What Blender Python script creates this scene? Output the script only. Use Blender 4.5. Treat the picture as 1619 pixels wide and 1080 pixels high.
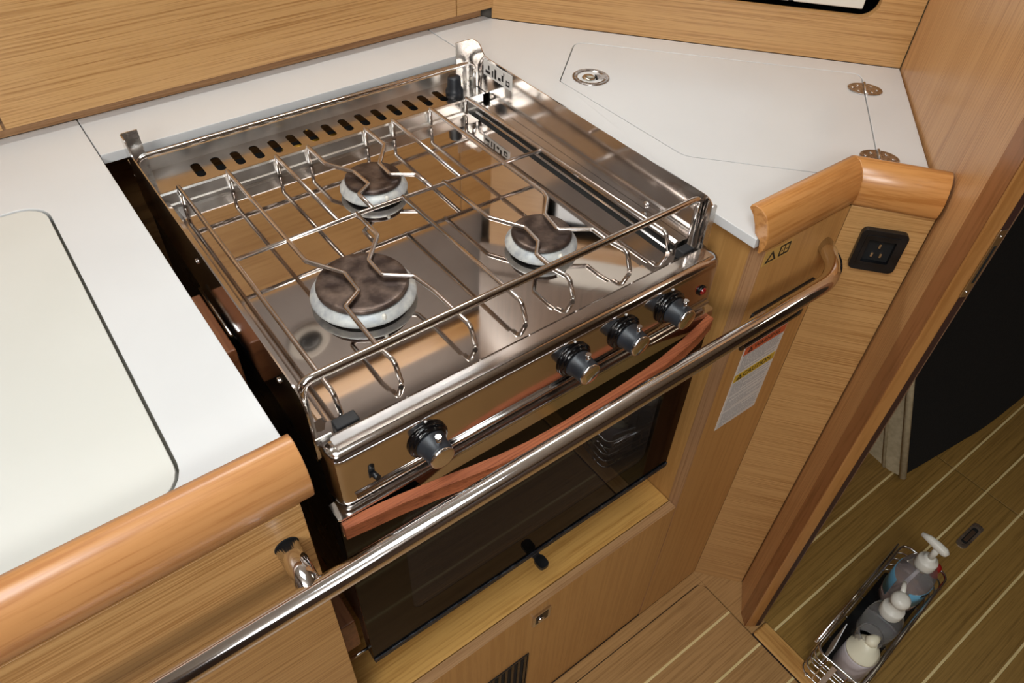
import bpy, bmesh, math, random
from mathutils import Vector, Matrix
from mathutils.geometry import tessellate_polygon
random.seed(7)
S = bpy.context.scene
COL = S.collection
for o in list(bpy.data.objects): bpy.data.objects.remove(o)

# ------------------------------------------------------------------ camera
cd = bpy.data.cameras.new('camera'); cam = bpy.data.objects.new('camera', cd); COL.objects.link(cam)
cd.sensor_fit = 'HORIZONTAL'; cd.sensor_width = 36.0
cd.lens = 1150.447 / 1619 * 36.0
cd.clip_start = 0.02; cd.clip_end = 50
Rwc = Matrix(((0.80118574, -0.59765517, 0.03016124), (-0.40613685, -0.58007957, -0.70608821), (0.43949319, 0.55345821, -0.70748127)))
rx, ry, rz = Rwc[0], Rwc[1], Rwc[2]
M = Matrix((rx, -ry, -rz)).transposed().to_4x4()
M.translation = Vector((0, 0, 1.36))
cam.matrix_world = M
S.camera = cam
# ------------------------------------------------------------------ world, light, exposure
w = bpy.data.worlds.new('world'); S.world = w; w.use_nodes = True
w.node_tree.nodes['Background'].inputs[0].default_value = (0.9, 0.95, 1.0, 1)
w.node_tree.nodes['Background'].inputs[1].default_value = 0.25
S.view_settings.view_transform = 'Standard'; S.view_settings.look = 'None'
S.view_settings.gamma = 1; S.view_settings.use_curve_mapping = False
S.view_settings.exposure = 0.33
def area(name, loc, aim, sx, sy, power, col):
    l = bpy.data.lights.new(name, 'AREA'); l.shape = 'RECTANGLE'; l.size = sx; l.size_y = sy; l.energy = power; l.color = col
    o = bpy.data.objects.new(name, l); COL.objects.link(o); o.location = loc
    o.rotation_euler = (Vector(aim) - Vector(loc)).to_track_quat('-Z', 'Y').to_euler()
    return o
area('hatch_daylight', (-0.15, 0.02, 1.90), (-0.05, 0.1, 0), 0.55, 0.42, 7.8, (0.90, 0.97, 1.0))
area('saloon_light', (-0.75, -0.85, 1.86), (0.1, 0.4, 0.6), 0.6, 0.4, 15.0, (1.0, 0.975, 0.94))
area('cabin_light', (1.75, -0.55, 1.86), (1.4, -0.2, 0), 0.25, 0.25, 1.3, (1.0, 0.9, 0.72))
area('galley_fill_light', (0.42, 0.86, 1.70), (0.45, 0.45, 0.9), 0.5, 0.05, 2.4, (1.0, 0.95, 0.88))  # unseen area light added for a bright reflection above the cooker

# ------------------------------------------------------------------ materials
MATS = {}
def newmat(name):
    m = bpy.data.materials.new(name); m.use_nodes = True; MATS[name] = m
    return m, m.node_tree, m.node_tree.nodes['Principled BSDF']
def srgb(r, g, b):
    f = lambda c: (c/255/12.92) if c/255 <= .04045 else ((c/255+.055)/1.055)**2.4
    return (f(r), f(g), f(b), 1)
def plain(name, c, rough=.5, metal=0, **k):
    m, nt, b = newmat(name)
    b.inputs['Base Color'].default_value = c; b.inputs['Roughness'].default_value = rough; b.inputs['Metallic'].default_value = metal
    for kk, v in k.items(): b.inputs[kk.replace('_', ' ')].default_value = v
    return m
def noisy(name, c1, c2, rough=.5, metal=0, scale=(40,40,40), rvar=.1, bump=.0, detail=5, lo=.35, hi=.65, **k):
    m, nt, b = newmat(name); N = nt.nodes; L = nt.links
    tc = N.new('ShaderNodeTexCoord'); mp = N.new('ShaderNodeMapping'); mp.inputs['Scale'].default_value = scale
    no = N.new('ShaderNodeTexNoise'); no.inputs['Scale'].default_value = 1; no.inputs['Detail'].default_value = detail
    cr = N.new('ShaderNodeValToRGB'); cr.color_ramp.elements[0].position = lo; cr.color_ramp.elements[1].position = hi
    cr.color_ramp.elements[0].color = c1; cr.color_ramp.elements[1].color = c2
    L.new(tc.outputs['Object'], mp.inputs[0]); L.new(mp.outputs[0], no.inputs[0]); L.new(no.outputs[0], cr.inputs[0]); L.new(cr.outputs[0], b.inputs['Base Color'])
    mr = N.new('ShaderNodeMapRange'); mr.inputs[3].default_value = max(0, rough-rvar); mr.inputs[4].default_value = rough+rvar
    L.new(no.outputs[0], mr.inputs[0]); L.new(mr.outputs[0], b.inputs['Roughness'])
    b.inputs['Metallic'].default_value = metal
    if bump:
        bp = N.new('ShaderNodeBump'); bp.inputs['Strength'].default_value = bump; bp.inputs['Distance'].default_value = .002
        L.new(no.outputs[0], bp.inputs['Height']); L.new(bp.outputs[0], b.inputs['Normal'])
    for kk, v in k.items(): b.inputs[kk.replace('_', ' ')].default_value = v
    return m
def wood(name, light, dark, grain='x', rough=.38, coat=.25, fine=300, contrast=.42, band=9, bump=.06):
    """veneer: fine streaks along one axis plus broad soft figure"""
    m, nt, b = newmat(name); N = nt.nodes; L = nt.links
    tc = N.new('ShaderNodeTexCoord')
    def streak(cross, along, det, dist=0):
        mp = N.new('ShaderNodeMapping'); s = [cross]*3; s['xyz'.index(grain)] = along
        mp.inputs['Scale'].default_value = s
        no = N.new('ShaderNodeTexNoise'); no.inputs['Scale'].default_value = 1; no.inputs['Detail'].default_value = det
        no.inputs['Distortion'].default_value = dist
        L.new(tc.outputs['Object'], mp.inputs[0]); L.new(mp.outputs[0], no.inputs[0]); return no
    a = streak(fine*1.5, 4, 7, .15); c = streak(band*3, 1.2, 3, .4); d = streak(fine*3.5, 30, 3)
    m1 = N.new('ShaderNodeMath'); m1.operation = 'MULTIPLY_ADD'; m1.inputs[1].default_value = .62
    L.new(a.outputs[0], m1.inputs[0]); 
    m0 = N.new('ShaderNodeMath'); m0.operation = 'MULTIPLY'; m0.inputs[1].default_value = .16; L.new(c.outputs[0], m0.inputs[0]); L.new(m0.outputs[0], m1.inputs[2])
    m2 = N.new('ShaderNodeMath'); m2.operation = 'MULTIPLY_ADD'; m2.inputs[1].default_value = .24; L.new(d.outputs[0], m2.inputs[0]); L.new(m1.outputs[0], m2.inputs[2])
    cr = N.new('ShaderNodeValToRGB'); cr.color_ramp.elements[0].position = .5-.2*contrast/.55*.6; cr.color_ramp.elements[1].position = .5+.2
    mid = tuple(light[i]*.75+dark[i]*.25 for i in range(3))+(1,)
    cr.color_ramp.elements[0].color = dark; cr.color_ramp.elements[1].color = light
    e = cr.color_ramp.elements.new(.53); e.color = mid
    L.new(m2.outputs[0], cr.inputs[0]); L.new(cr.outputs[0], b.inputs['Base Color'])
    b.inputs['Roughness'].default_value = rough; b.inputs['Coat Weight'].default_value = coat; b.inputs['Coat Roughness'].default_value = .22
    bp = N.new('ShaderNodeBump'); bp.inputs['Strength'].default_value = bump; bp.inputs['Distance'].default_value = .001
    L.new(a.outputs[0], bp.inputs['Height']); L.new(bp.outputs[0], b.inputs['Normal'])
    return m
OAKL, OAKD = srgb(202,158,102), srgb(164,119,68)
oak_x = wood('oak_x', OAKL, OAKD, 'x'); oak_z = wood('oak_z', srgb(204,156,106), srgb(172,124,78), 'z', contrast=.34); oak_y = wood('oak_y', OAKL, OAKD, 'y')
oak_plain = wood('oak_plain', srgb(194,146,86), srgb(182,134,76), 'z', contrast=.2, fine=120, rough=.42)
oak_band = wood('oak_band', srgb(178,136,98), srgb(150,110,76), 'z', contrast=.4)
oak_band_x = wood('oak_band_x', srgb(190,148,104), srgb(160,118,78), 'x', contrast=.4)
shelf_wood = wood('shelf_wood', srgb(218,170,96), srgb(188,138,70), 'x', fine=150)
trim_wood = wood('trim_wood', srgb(200,144,90), srgb(176,118,68), 'x', fine=120, contrast=.35, rough=.36, coat=.35, bump=.02)
trim_dark = wood('trim_dark', srgb(204,146,84), srgb(176,116,58), 'x', fine=120, contrast=.35, rough=.33, coat=.45, bump=.02)
jamb_shade_wood = wood('jamb_shade_wood', srgb(150,100,62), srgb(128,82,48), 'z', fine=80, contrast=.35, rough=.25, coat=.5, bump=.02)  # shade on one jamb face, put into a darker wood tone
jamb_wood = wood('jamb_wood', srgb(182,130,74), srgb(160,108,56), 'z', fine=60, contrast=.35, rough=.34, coat=.5, bump=.02)
mahog = wood('mahogany', srgb(198,116,76), srgb(146,76,48), 'x', fine=420, contrast=.6, rough=.5, coat=.05, band=30, bump=.12)
teak = wood('teak', srgb(184,144,94), srgb(134,98,56), 'x', fine=170, contrast=.7, rough=.36, coat=.15)
teak_c = wood('teak_corridor', srgb(158,124,64), srgb(108,80,34), 'x', fine=170, contrast=.7, rough=.4, coat=.15)
holly = noisy('holly', srgb(232,212,158), srgb(218,194,136), .4, scale=(10,80,80))
threshold_wood = wood('threshold_wood', srgb(206,158,92), srgb(176,126,66), 'y', fine=100, contrast=.3)
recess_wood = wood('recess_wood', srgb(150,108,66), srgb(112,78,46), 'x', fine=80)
block_wood = wood('block_wood', srgb(176,112,72), srgb(140,84,52), 'y', fine=80, contrast=.4)
white_top = noisy('white_worktop', srgb(213,214,214), srgb(218,219,219), .3, scale=(6,6,6), rvar=.05, Coat_Weight=.1)
lid_white = noisy('lid_white', srgb(211,211,204), srgb(216,216,210), .36, scale=(5,5,5), rvar=.05)
steel = noisy('steel', (.60,.57,.55,1), (.66,.63,.61,1), .13, 1, scale=(25,25,25), rvar=.06)
mirror = noisy('hob_mirror', (.58,.54,.51,1), (.62,.58,.55,1), .05, 1, scale=(18,18,18), rvar=.03, detail=8)
satin = noisy('satin_steel', (.66,.64,.61,1), (.76,.74,.71,1), .32, 1, scale=(40,40,40), rvar=.1, detail=8, bump=.05)
mirror2 = noisy('shelf_steel', (.62,.59,.57,1), (.70,.67,.64,1), .2, 1, scale=(30,30,30), rvar=.07, detail=8, bump=.02)
panel_steel = noisy('panel_steel', (.62,.59,.57,1), (.68,.65,.63,1), .12, 1, scale=(20,20,20), rvar=.04)
old_steel = noisy('old_steel', (.54,.53,.51,1), (.72,.70,.67,1), .28, 1, scale=(60,60,60), rvar=.12, bump=.15)
wire_steel = noisy('wire_steel', (.58,.53,.50,1), (.70,.65,.62,1), .2, 1, scale=(50,50,50), rvar=.06)
chrome = noisy('chrome', (.74,.73,.74,1), (.78,.77,.78,1), .09, 1, scale=(9,9,9), rvar=.03)
alu = noisy('burner_alu', srgb(176,180,184), srgb(214,216,212), .5, .35, scale=(90,90,90), bump=.3)
cap_mat = noisy('burner_cap_mat', srgb(58,46,42), srgb(112,96,86), .36, .55, scale=(60,60,60), bump=.3, lo=.4, hi=.72)
blackp = noisy('black_plastic', srgb(13,14,16), srgb(22,24,27), .36, 0, scale=(60,60,60))
knobm = noisy('knob_black', srgb(28,31,36), srgb(40,44,50), .4, 0, scale=(60,60,60))
blackg = plain('gloss_black', srgb(10,10,12), .12)
rubber = noisy('rubber', srgb(20,21,24), srgb(34,35,38), .6, 0, scale=(100,100,100), bump=.2)
black_metal = noisy('black_enamel', srgb(10,10,11), srgb(20,20,22), .3, .3, scale=(40,40,40))
dirty_black = noisy('dirty_black', srgb(22,25,32), srgb(92,96,104), .4, .2, scale=(120,500,500), lo=.5, hi=.8, bump=.3)
aged = noisy('aged_fittings', (.30,.27,.25,1), (.50,.46,.43,1), .26, 1, scale=(120,120,120), rvar=.1, bump=.2)
under = plain('underlay_grey', srgb(128,122,110), .8)
dark = plain('dark_void', (.004,.004,.004,1), .9)
doorglass = plain('oven_glass', (.003,.0025,.002,1), .04, 0, Specular_IOR_Level=.14)
winglass = plain('oven_window_glass', (.12,.10,.09,1), .02, 0, Transmission_Weight=.85, IOR=1.18)
red = plain('red_lens', srgb(120,10,16), .15, 0, Coat_Weight=1.0)
sealm = plain('seal_brown', srgb(58,36,32), .5)
seal_l = plain('seal_edge', srgb(122,92,70), .5)
stick_w = noisy('sticker_white', srgb(216,214,210), srgb(224,222,218), .5, scale=(30,30,30))
stick_r = plain('sticker_red', srgb(206,98,58), .5)
stick_y = plain('sticker_yellow', srgb(206,172,52), .5)
ink = plain('ink', srgb(26,22,20), .6); inkg = plain('ink_grey', srgb(168,166,166), .6)
clearstick = plain('sticker_tan', srgb(196,156,84), .45)
velcro = noisy('cushion_black', srgb(6,6,7), srgb(12,12,13), .9, 0, scale=(200,200,200), bump=.2)
dark_liner = noisy('dark_liner', srgb(128,118,112), srgb(138,128,122), .7, 0, scale=(12,12,12))
surround = wood('surround', srgb(124,102,86), srgb(98,80,66), 'z', contrast=.4)
piping = noisy('cushion_beige', srgb(206,192,160), srgb(186,172,140), .7, 0, scale=(90,90,90), bump=.2)
white_pl = plain('white_plastic', srgb(232,230,220), .35, 0, Subsurface_Weight=.0)
cream_pl = plain('cream_plastic', srgb(236,232,208), .35)
lilac_pl = plain('pale_plastic', srgb(206,200,206), .3)
clear_pl = plain('clear_plastic', (.95,.95,.95,1), .06, 0, Transmission_Weight=.92, IOR=1.12)
pink_gel = plain('gel', srgb(240,220,216), .1, 0, Transmission_Weight=.8, IOR=1.2)
lab_blue = plain('label_blue', srgb(110,172,204), .4)
lab_w = plain('label_white', srgb(226,228,230), .4)
redp = plain('red_plastic', srgb(150,22,20), .4)
liner = noisy('liner', srgb(172,164,154), srgb(184,176,166), .7, 0, scale=(12,12,12))
ceil_m = noisy('ceiling_liner', srgb(222,218,210), srgb(228,224,216), .6, 0, scale=(8,8,8))
brassy = plain('button_nickel', (.55,.50,.40,1), .25, 1)
brass = plain('brass', srgb(170,130,40), .35, .8)
appl = noisy('appliance_silver', srgb(186,188,190), srgb(204,204,204), .35, .3, scale=(200,20,20))
caulk = plain('caulk', srgb(52,34,22), .7)
def emis(name, col, st):
    m, nt, b = newmat(name); b.inputs['Emission Color'].default_value = col; b.inputs['Emission Strength'].default_value = st; return m
pane_lit = emis('pane_glow', (.93, .97, 1, 1), 3.2)  # glow of the added, unseen pane above the lockers
glow = emis('lamp_diffuser', (1, .97, .92, 1), 6.0)

# ------------------------------------------------------------------ mesh helpers
class MB:
    def __init__(s, mat=None): s.bm = bmesh.new(); s.xf = mat or Matrix.Identity(4); s.smooth = []
    def v(s, p): return s.bm.verts.new(s.xf @ Vector(p))
    def face(s, vs, sm=False):
        try: f = s.bm.faces.new(vs); f.smooth = sm; return f
        except ValueError: return None
    def box(s, x0, x1, y0, y1, z0, z1):
        V = [s.v((x, y, z)) for z in (z0, z1) for x, y in ((x0, y0), (x1, y0), (x1, y1), (x0, y1))]
        for a in ((3,2,1,0),(4,5,6,7),(0,1,5,4),(1,2,6,5),(2,3,7,6),(3,0,4,7)): s.face([V[i] for i in a])
        return s
    def prism(s, poly, z0, z1, holes=(), ax='z', smooth=False):
        """poly: 2D points; extruded along ax; holes supported"""
        loops = [list(poly)] + [list(h) for h in holes]
        def P(p, z): return {'z': (p[0], p[1], z), 'y': (p[0], z, p[1]), 'x': (z, p[0], p[1])}[ax]
        tris = tessellate_polygon([[Vector((p[0], p[1], 0)) for p in l] for l in loops])
        flat = [p for l in loops for p in l]
        A = [s.v(P(p, z0)) for p in flat]; B = [s.v(P(p, z1)) for p in flat]
        for t in tris:
            s.face([A[i] for i in t]); s.face([B[i] for i in reversed(t)])
        k = 0
        for l in loops:
            n = len(l)
            for i in range(n):
                a, b = k+i, k+(i+1) % n
                s.face([A[a], A[b], B[b], B[a]], smooth)
            k += n
        return s
    def tube(s, pts, r, seg=10, closed=False, cap=True, sx=1.0):
        pts = [Vector(p) for p in pts]; n = len(pts); rings = []
        up = None
        for i in range(n):
            if closed: d = (pts[(i+1) % n]-pts[i-1])
            else: d = (pts[min(i+1, n-1)]-pts[max(i-1, 0)])
            d.normalize()
            if up is None:
                up = Vector((0, 0, 1)) if abs(d.z) < .9 else Vector((0, 1, 0))
            sd = d.cross(up)
            if sd.length < 1e-5: sd = d.orthogonal()
            sd.normalize(); u2 = sd.cross(d).normalized(); up = u2
            rr = r[i] if isinstance(r, (list, tuple)) else r
            rings.append([s.v(pts[i] + sd*math.cos(2*math.pi*k/seg)*rr*sx + u2*math.sin(2*math.pi*k/seg)*rr) for k in range(seg)])
        for i in range(n if closed else n-1):
            a, b = rings[i], rings[(i+1) % n]
            for k in range(seg): s.face([a[k], a[(k+1) % seg], b[(k+1) % seg], b[k]], True)
        if cap and not closed:
            s.face(list(reversed(rings[0]))); s.face(rings[-1])
        return s
    def lathe(s, prof, loc=(0,0,0), axis='z', seg=32, sx=1, sy=1):
        """prof: (r, h) pairs"""
        rings = []
        for r, h in prof:
            ring = []
            for k in range(seg):
                c, q = math.cos(2*math.pi*k/seg)*r*sx, math.sin(2*math.pi*k/seg)*r*sy
                p = {'z': (c, q, h), 'y': (c, h, -q), '-y': (c, -h, q), 'x': (h, c, q)}[axis]
                ring.append(s.v((loc[0]+p[0], loc[1]+p[1], loc[2]+p[2])))
            rings.append(ring)
        for a, b in zip(rings, rings[1:]):
            for k in range(seg): s.face([a[k], a[(k+1) % seg], b[(k+1) % seg], b[k]], True)
        if prof[0][0] > 1e-5: s.face(list(reversed(rings[0])))
        if prof[-1][0] > 1e-5: s.face(rings[-1])
        return s
    def sweep(s, path, prof, smooth=True):
        """path: 2D polyline (xy); prof: (d, z), d = offset to the left of travel; mitred"""
        n = len(path); cols = []
        for i in range(n):
            p = Vector(path[i])
            def nrm(a, b): d = (Vector(b)-Vector(a)).normalized(); return Vector((-d.y, d.x))
            if i == 0: m = nrm(path[0], path[1]); f = 1
            elif i == n-1: m = nrm(path[-2], path[-1]); f = 1
            else:
                n1, n2 = nrm(path[i-1], path[i]), nrm(path[i], path[i+1]); m = (n1+n2).normalized(); f = 1/m.dot(n1)
            cols.append([s.v((p.x+m.x*d*f, p.y+m.y*d*f, z)) for d, z in prof])
        for a, b in zip(cols, cols[1:]):
            for k in range(len(prof)):
                s.face([a[k], a[(k+1) % len(prof)], b[(k+1) % len(prof)], b[k]], smooth)
        for c, rev in ((cols[0], True), (cols[-1], False)):
            for t in tessellate_polygon([[Vector((d, z, 0)) for d, z in prof]]):
                s.face([c[i] for i in (reversed(t) if rev else t)])
        return s
    def build(s, name, mat, parent=None, bevel=0, bseg=2, auto=True):
        bm = s.bm
        bmesh.ops.remove_doubles(bm, verts=bm.verts, dist=1e-6)
        bmesh.ops.recalc_face_normals(bm, faces=bm.faces)
        if parent is not None:
            off = parent.matrix_world.inverted() if parent.get('_rot') else Matrix.Translation(-Vector(root_loc(parent)))
            bm.transform(off)
        me = bpy.data.meshes.new(name); bm.to_mesh(me); bm.free()
        if mat: me.materials.append(mat)
        o = bpy.data.objects.new(name, me); COL.objects.link(o)
        if parent is not None: o.parent = parent
        if bevel:
            b = o.modifiers.new('bevel', 'BEVEL'); b.width = bevel; b.segments = bseg; b.limit_method = 'ANGLE'; b.angle_limit = math.radians(40)
            b.harden_normals = False
            for p in me.polygons: p.use_smooth = True
            e = o.modifiers.new('wn', 'WEIGHTED_NORMAL'); e.keep_sharp = False
        return o
def root_loc(o):
    v = Vector((0, 0, 0))
    while o is not None: v += o.location; o = o.parent
    return v
def empty(name, loc, rz=0):
    o = bpy.data.objects.new(name, None); COL.objects.link(o); o.location = loc; o.rotation_euler = (0, 0, rz); o.empty_display_size = .02
    return o
def tag(o, label, cat, group=None):
    o['label'] = label; o['category'] = cat
    if group: o['group'] = group
    return o
def thing(name, label, cat, loc, group=None): return tag(empty(name, loc), label, cat, group)
def structure(o): o['kind'] = 'structure'; return o
def rrect(x0, x1, y0, y1, r, n=6):
    pts = []
    for cx, cy, a in ((x1-r, y1-r, 0), (x0+r, y1-r, 90), (x0+r, y0+r, 180), (x1-r, y0+r, 270)):
        for k in range(n+1):
            t = math.radians(a+90*k/n); pts.append((cx+r*math.cos(t), cy+r*math.sin(t)))
    return pts
def roundpoly(poly, rad, n=5):
    out = []; m = len(poly)
    for i in range(m):
        p = Vector(poly[i]); a = (Vector(poly[i-1])-p); b = (Vector(poly[(i+1) % m])-p)
        r = rad[i] if isinstance(rad, (list, tuple)) else rad
        if r <= 0: out.append(tuple(p)); continue
        r = min(r, a.length*.45, b.length*.45)
        A, B = p+a.normalized()*r, p+b.normalized()*r
        for k in range(n+1):
            t = k/n; out.append(tuple(A*(1-t)**2 + p*2*t*(1-t) + B*t*t))
    return out
def smooth_path(pts, r, n=5):
    """round the inner corners of a 3D polyline"""
    pts = [Vector(p) for p in pts]; out = [pts[0]]
    for i in range(1, len(pts)-1):
        p = pts[i]; a = pts[i-1]-p; b = pts[i+1]-p; q = min(r, a.length*.45, b.length*.45)
        A, B = p+a.normalized()*q, p+b.normalized()*q
        for k in range(n+1): t = k/n; out.append(A*(1-t)**2 + p*2*t*(1-t) + B*t*t)
    out.append(pts[-1]); return out
def inset(poly, d):
    m = len(poly); out = []; area_ = sum(poly[i-1][0]*poly[i][1]-poly[i][0]*poly[i-1][1] for i in range(m)); sg = 1 if area_ > 0 else -1
    for i in range(m):
        a, p, b = Vector(poly[i-1]), Vector(poly[i]), Vector(poly[(i+1) % m])
        d1, d2 = (p-a).normalized(), (b-p).normalized(); n1 = Vector((-d1.y, d1.x))*sg; n2 = Vector((-d2.y, d2.x))*sg
        mm = (n1+n2).normalized(); out.append(tuple(p+mm*d/max(.3, mm.dot(n1))))
    return out
def text_mesh(txt, size, name, mat, parent, mtx, extrude=.0001, align='CENTER'):
    c = bpy.data.curves.new('txt', 'FONT'); c.body = txt; c.size = size; c.extrude = extrude; c.align_x = align; c.align_y = 'CENTER'
    c.resolution_u = 3
    o = bpy.data.objects.new('txt', c); COL.objects.link(o)
    me = bpy.data.meshes.new_from_object(o.evaluated_get(bpy.context.evaluated_depsgraph_get()))
    bpy.data.objects.remove(o)
    me.transform(Matrix.Translation(-Vector(root_loc(parent))) @ mtx) if parent is not None else me.transform(mtx)
    me.materials.clear(); me.materials.append(mat)
    ob = bpy.data.objects.new(name, me); COL.objects.link(ob)
    if parent is not None: ob.parent = parent
    return ob
def frame_y(x, y, z):      # text facing -y
    return Matrix.Translation((x, y, z)) @ Matrix.Rotation(math.radians(90), 4, 'X')

# ================================================================== SHELL
CZ = 1.95
structure(MB().box(-1.6, 2.6, -1.9, 1.3, -.03, -.004).build('floor', caulk))
fl = bpy.data.objects['floor']
structure(MB().box(-1.6, 2.6, -1.9, 1.3, CZ, CZ+.03).build('ceiling', ceil_m))
structure(MB().box(-1.6, 2.6, 1.02, 1.05, 0, CZ).build('wall_back', liner))
structure(MB().box(-1.60, -1.57, -1.9, 1.02, 0, CZ).build('wall_left', surround))
structure(MB().box(-1.57, 2.6, -1.90, -1.87, 0, CZ).build('wall_front', surround))
structure(MB().box(2.57, 2.60, -1.87, 1.02, 0, CZ).build('wall_right', surround))
# floor planks between pale inlay strips (galley side and cabin side of the door sill)
SY = [.2255, .1495, .072, -.0035, -.0755, -.1505, -.226, -.3015, -.377]
edges = [.2995] + SY
def plank(x0, x1, y0, y1, mat): return MB().box(x0, x1, y0, y1, -.004, 0).build('plank', mat, fl, bevel=.0006, bseg=1)
for i in range(len(edges)-1):
    y1, y0 = edges[i]-(.0 if i == 0 else .0022), edges[i+1]+.0022
    if i == 0:
        MB().prism(roundpoly([(-1.2, y0), (.7474, y0), (.7474, y1), (-1.2, y1)], [0, 0, .018, 0]), -.004, 0).build('plank', teak, fl)
    else: plank(-1.2, .7474, y0, y1, teak)
    plank(.7885 if i else .8605, 1.4300, y0, y1 if i else .2955, teak_c); plank(1.4335, 2.5, y0, y1 if i else .2955, teak_c)
for y in SY:
    MB().box(-1.2, .7474, y-.0022, y+.0022, -.004, .0002).build('inlay_strip', holly, fl)
    MB().box(.7885, 1.4305, y-.0022, y+.0022, -.004, .0002).build('inlay_strip', holly, fl)
    MB().box(1.4325, 2.5, y-.0022, y+.0022, -.004, .0002).build('inlay_strip', holly, fl)
MB().box(.7885, 1.4305, .3, 1.0, -.004, 0).build('plank', teak_c, fl); MB().box(1.4325, 2.5, .3, 1.0, -.004, 0).build('plank', teak_c, fl)
# fixed border around the galley floor hatch
MB().box(-1.2, .66, .3015, .3245, -.004, 0).build('border_plank', teak, fl)
MB().prism([(.66, .3015), (.737, .3015), (.7490, .2885), (.7490, .3245), (.66, .3245)], -.004, 0).build('border_plank', teak, fl)
MB().prism([(.7495, .171), (.788, .171), (.788, .2275), (.86, .2275), (.86, .29), (.78, .345), (.7495, .3245)], -.004, 0).build('border_plank', teak, fl)
MB().box(-1.2, 2.5, -1.86, -.379, -.004, 0).build('plank', teak, fl)
th = structure(MB().prism([(-.379, 0), (-.379, .006), (.170, .006), (.170, 0)], .7490, .7880, ax='x').build('trim_1', threshold_wood))
th.modifiers.new('b', 'BEVEL').width = .004
MB().lathe([(.0035, .0062), (.0038, .0068), (.002, .0072), (0, .0070)], (.768, .062, 0), seg=12).build('screw', old_steel, th)
# floor hatch latch in the corridor
t = thing('floor_latch', 'small oblong metal pull latch let into the dark cabin floor beside the soap basket', 'latch', (1.294, .035, 0))
MB().prism(rrect(1.252, 1.336, .024, .046, .008), .0, .002, holes=[rrect(1.266, 1.322, .029, .041, .005)]).build('plate', old_steel, t)
MB().box(1.266, 1.322, .029, .041, -.001, .0005).build('recess', dark, t)
MB().prism(rrect(1.272, 1.312, .031, .039, .003), .0005, .0025).build('pull', steel, t)

# diagonal bulkhead, door jamb, seal
bh = MB().box(0, .434, 0, .022, 0, CZ).build('wall_diagonal', oak_z); structure(bh)
bh.location = (1.0988, .4866, 0); bh.rotation_euler = (0, 0, math.atan2(-.6375, -.7705))
jb = structure(MB().prism(roundpoly([(.7645, .2100), (.7500, .1880), (.7657, .1768), (.7840, .1910), (.7790, .2200)], [.001, .003, .002, .002, .001]), 0, CZ).build('trim_2', jamb_wood))
structure(MB().prism([(.7652, .2106), (.7500, .1888), (.7492, .1894), (.7642, .2112)], 0, CZ).build('trim_6', jamb_shade_wood))  # thin overlay that darkens the shaded jamb face by colour
s2 = structure(MB().prism([(.7655, .1772), (.7735, .1735), (.7830, .1830), (.7760, .1870)], 0, CZ).build('trim_3', sealm))
structure(MB().prism([(.7735, .1735), (.7752, .1728), (.7845, .1822), (.7830, .1832)], 0, CZ).build('trim_4', seal_l))
t = thing('strike_plate', 'narrow chromed strike plate screwed to the orange wooden door jamb', 'strike plate', (.764, .1776, .84))
MB().prism([(.7630, .1770), (.7705, .1735), (.7699, .1724), (.7624, .1759)], .845, .935).build('plate', chrome, t, bevel=.0004)
MB().prism([(.7655, .1752), (.7685, .1738), (.7683, .1730), (.7653, .1744)], .865, .915).build('slot', dark, t)
for z in (.852, .927): MB().lathe([(0, .0), (.0016, .0002), (.0016, .0012), (0, .0016)], (.7665, .1746, z), axis='-y', seg=10).build('screw', steel, t)

# ================================================================== LOWER CABINETS
FZ = .884
# left galley cabinet: front, side, carcass
t = thing('galley_cabinet', 'oak cabinet left of the cooker carrying the white worktop and steel post', 'cabinet', (-.5, .66, 0))
MB().box(-1.2, .063, .325, .343, 0, FZ).build('front_panel', oak_x, t, bevel=.0006, bseg=1)
MB().box(.045, .063, .3432, .979, 0, FZ).build('side_panel', oak_y, t)
MB().box(-1.2, -1.18, .3432, .979, 0, FZ).build('side_panel', oak_y, t)
MB().box(-1.18, .045, .3432, .979, .855, FZ).build('top_panel', oak_y, t)
# centre: recess back, shelf, lower panel
t = thing('cooker_recess', 'oak surround beneath the cooker with pale shelf and drop-front panel', 'cabinet', (.33, .66, 0))
MB().box(  .0635, .5988, .965, .979, .382, FZ).build('back_panel', recess_wood, t)
MB().box(  .0635, .5988, .3412, .9645, .364, .382).build('shelf', shelf_wood, t, bevel=.0006, bseg=1)
lp = MB().box(.0665, .5985, .3255, .3395, .0745, .3815).build('lower_panel', oak_plain, t, bevel=.0006, bseg=1)
MB().box(.0665, .5985, .3256, .3394, .3816, .3824).build('edge_band', oak_band_x, t)
MB().box(  .0635, .5988, .3265, .3395, 0, .073).build('kick_board', oak_plain, t, bevel=.0006, bseg=1)
# right front panel + angled panel
t = thing('corner_cabinet', 'oak corner cabinet right of the cooker with angled front and socket', 'cabinet', (.75, .55, 0))
MB().box(.600, .618, .3432, .979, 0, FZ).build('side_panel', oak_plain, t)
MB().sweep([(.6004, .325), (.7532, .325)], [(0, 0), (0, FZ), (.018, FZ), (.018, 0)], False).build('front_panel', oak_plain, t)
MB().box(.5992, .6003, .3252, .343, 0, FZ).build('edge_band', oak_band, t)
# angled panel in its own rotated frame so the grain runs along it
ang = MB().box(.0006, .0942, 0, .018, 0, FZ).build('angled_panel', oak_x, None, bevel=.0006, bseg=1)
ang.parent = t; ang.location = Vector((.7532, .3251, 0))-Vector(t.location); ang.rotation_euler = (0, 0, math.atan2(-.7705, .6375))

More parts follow.
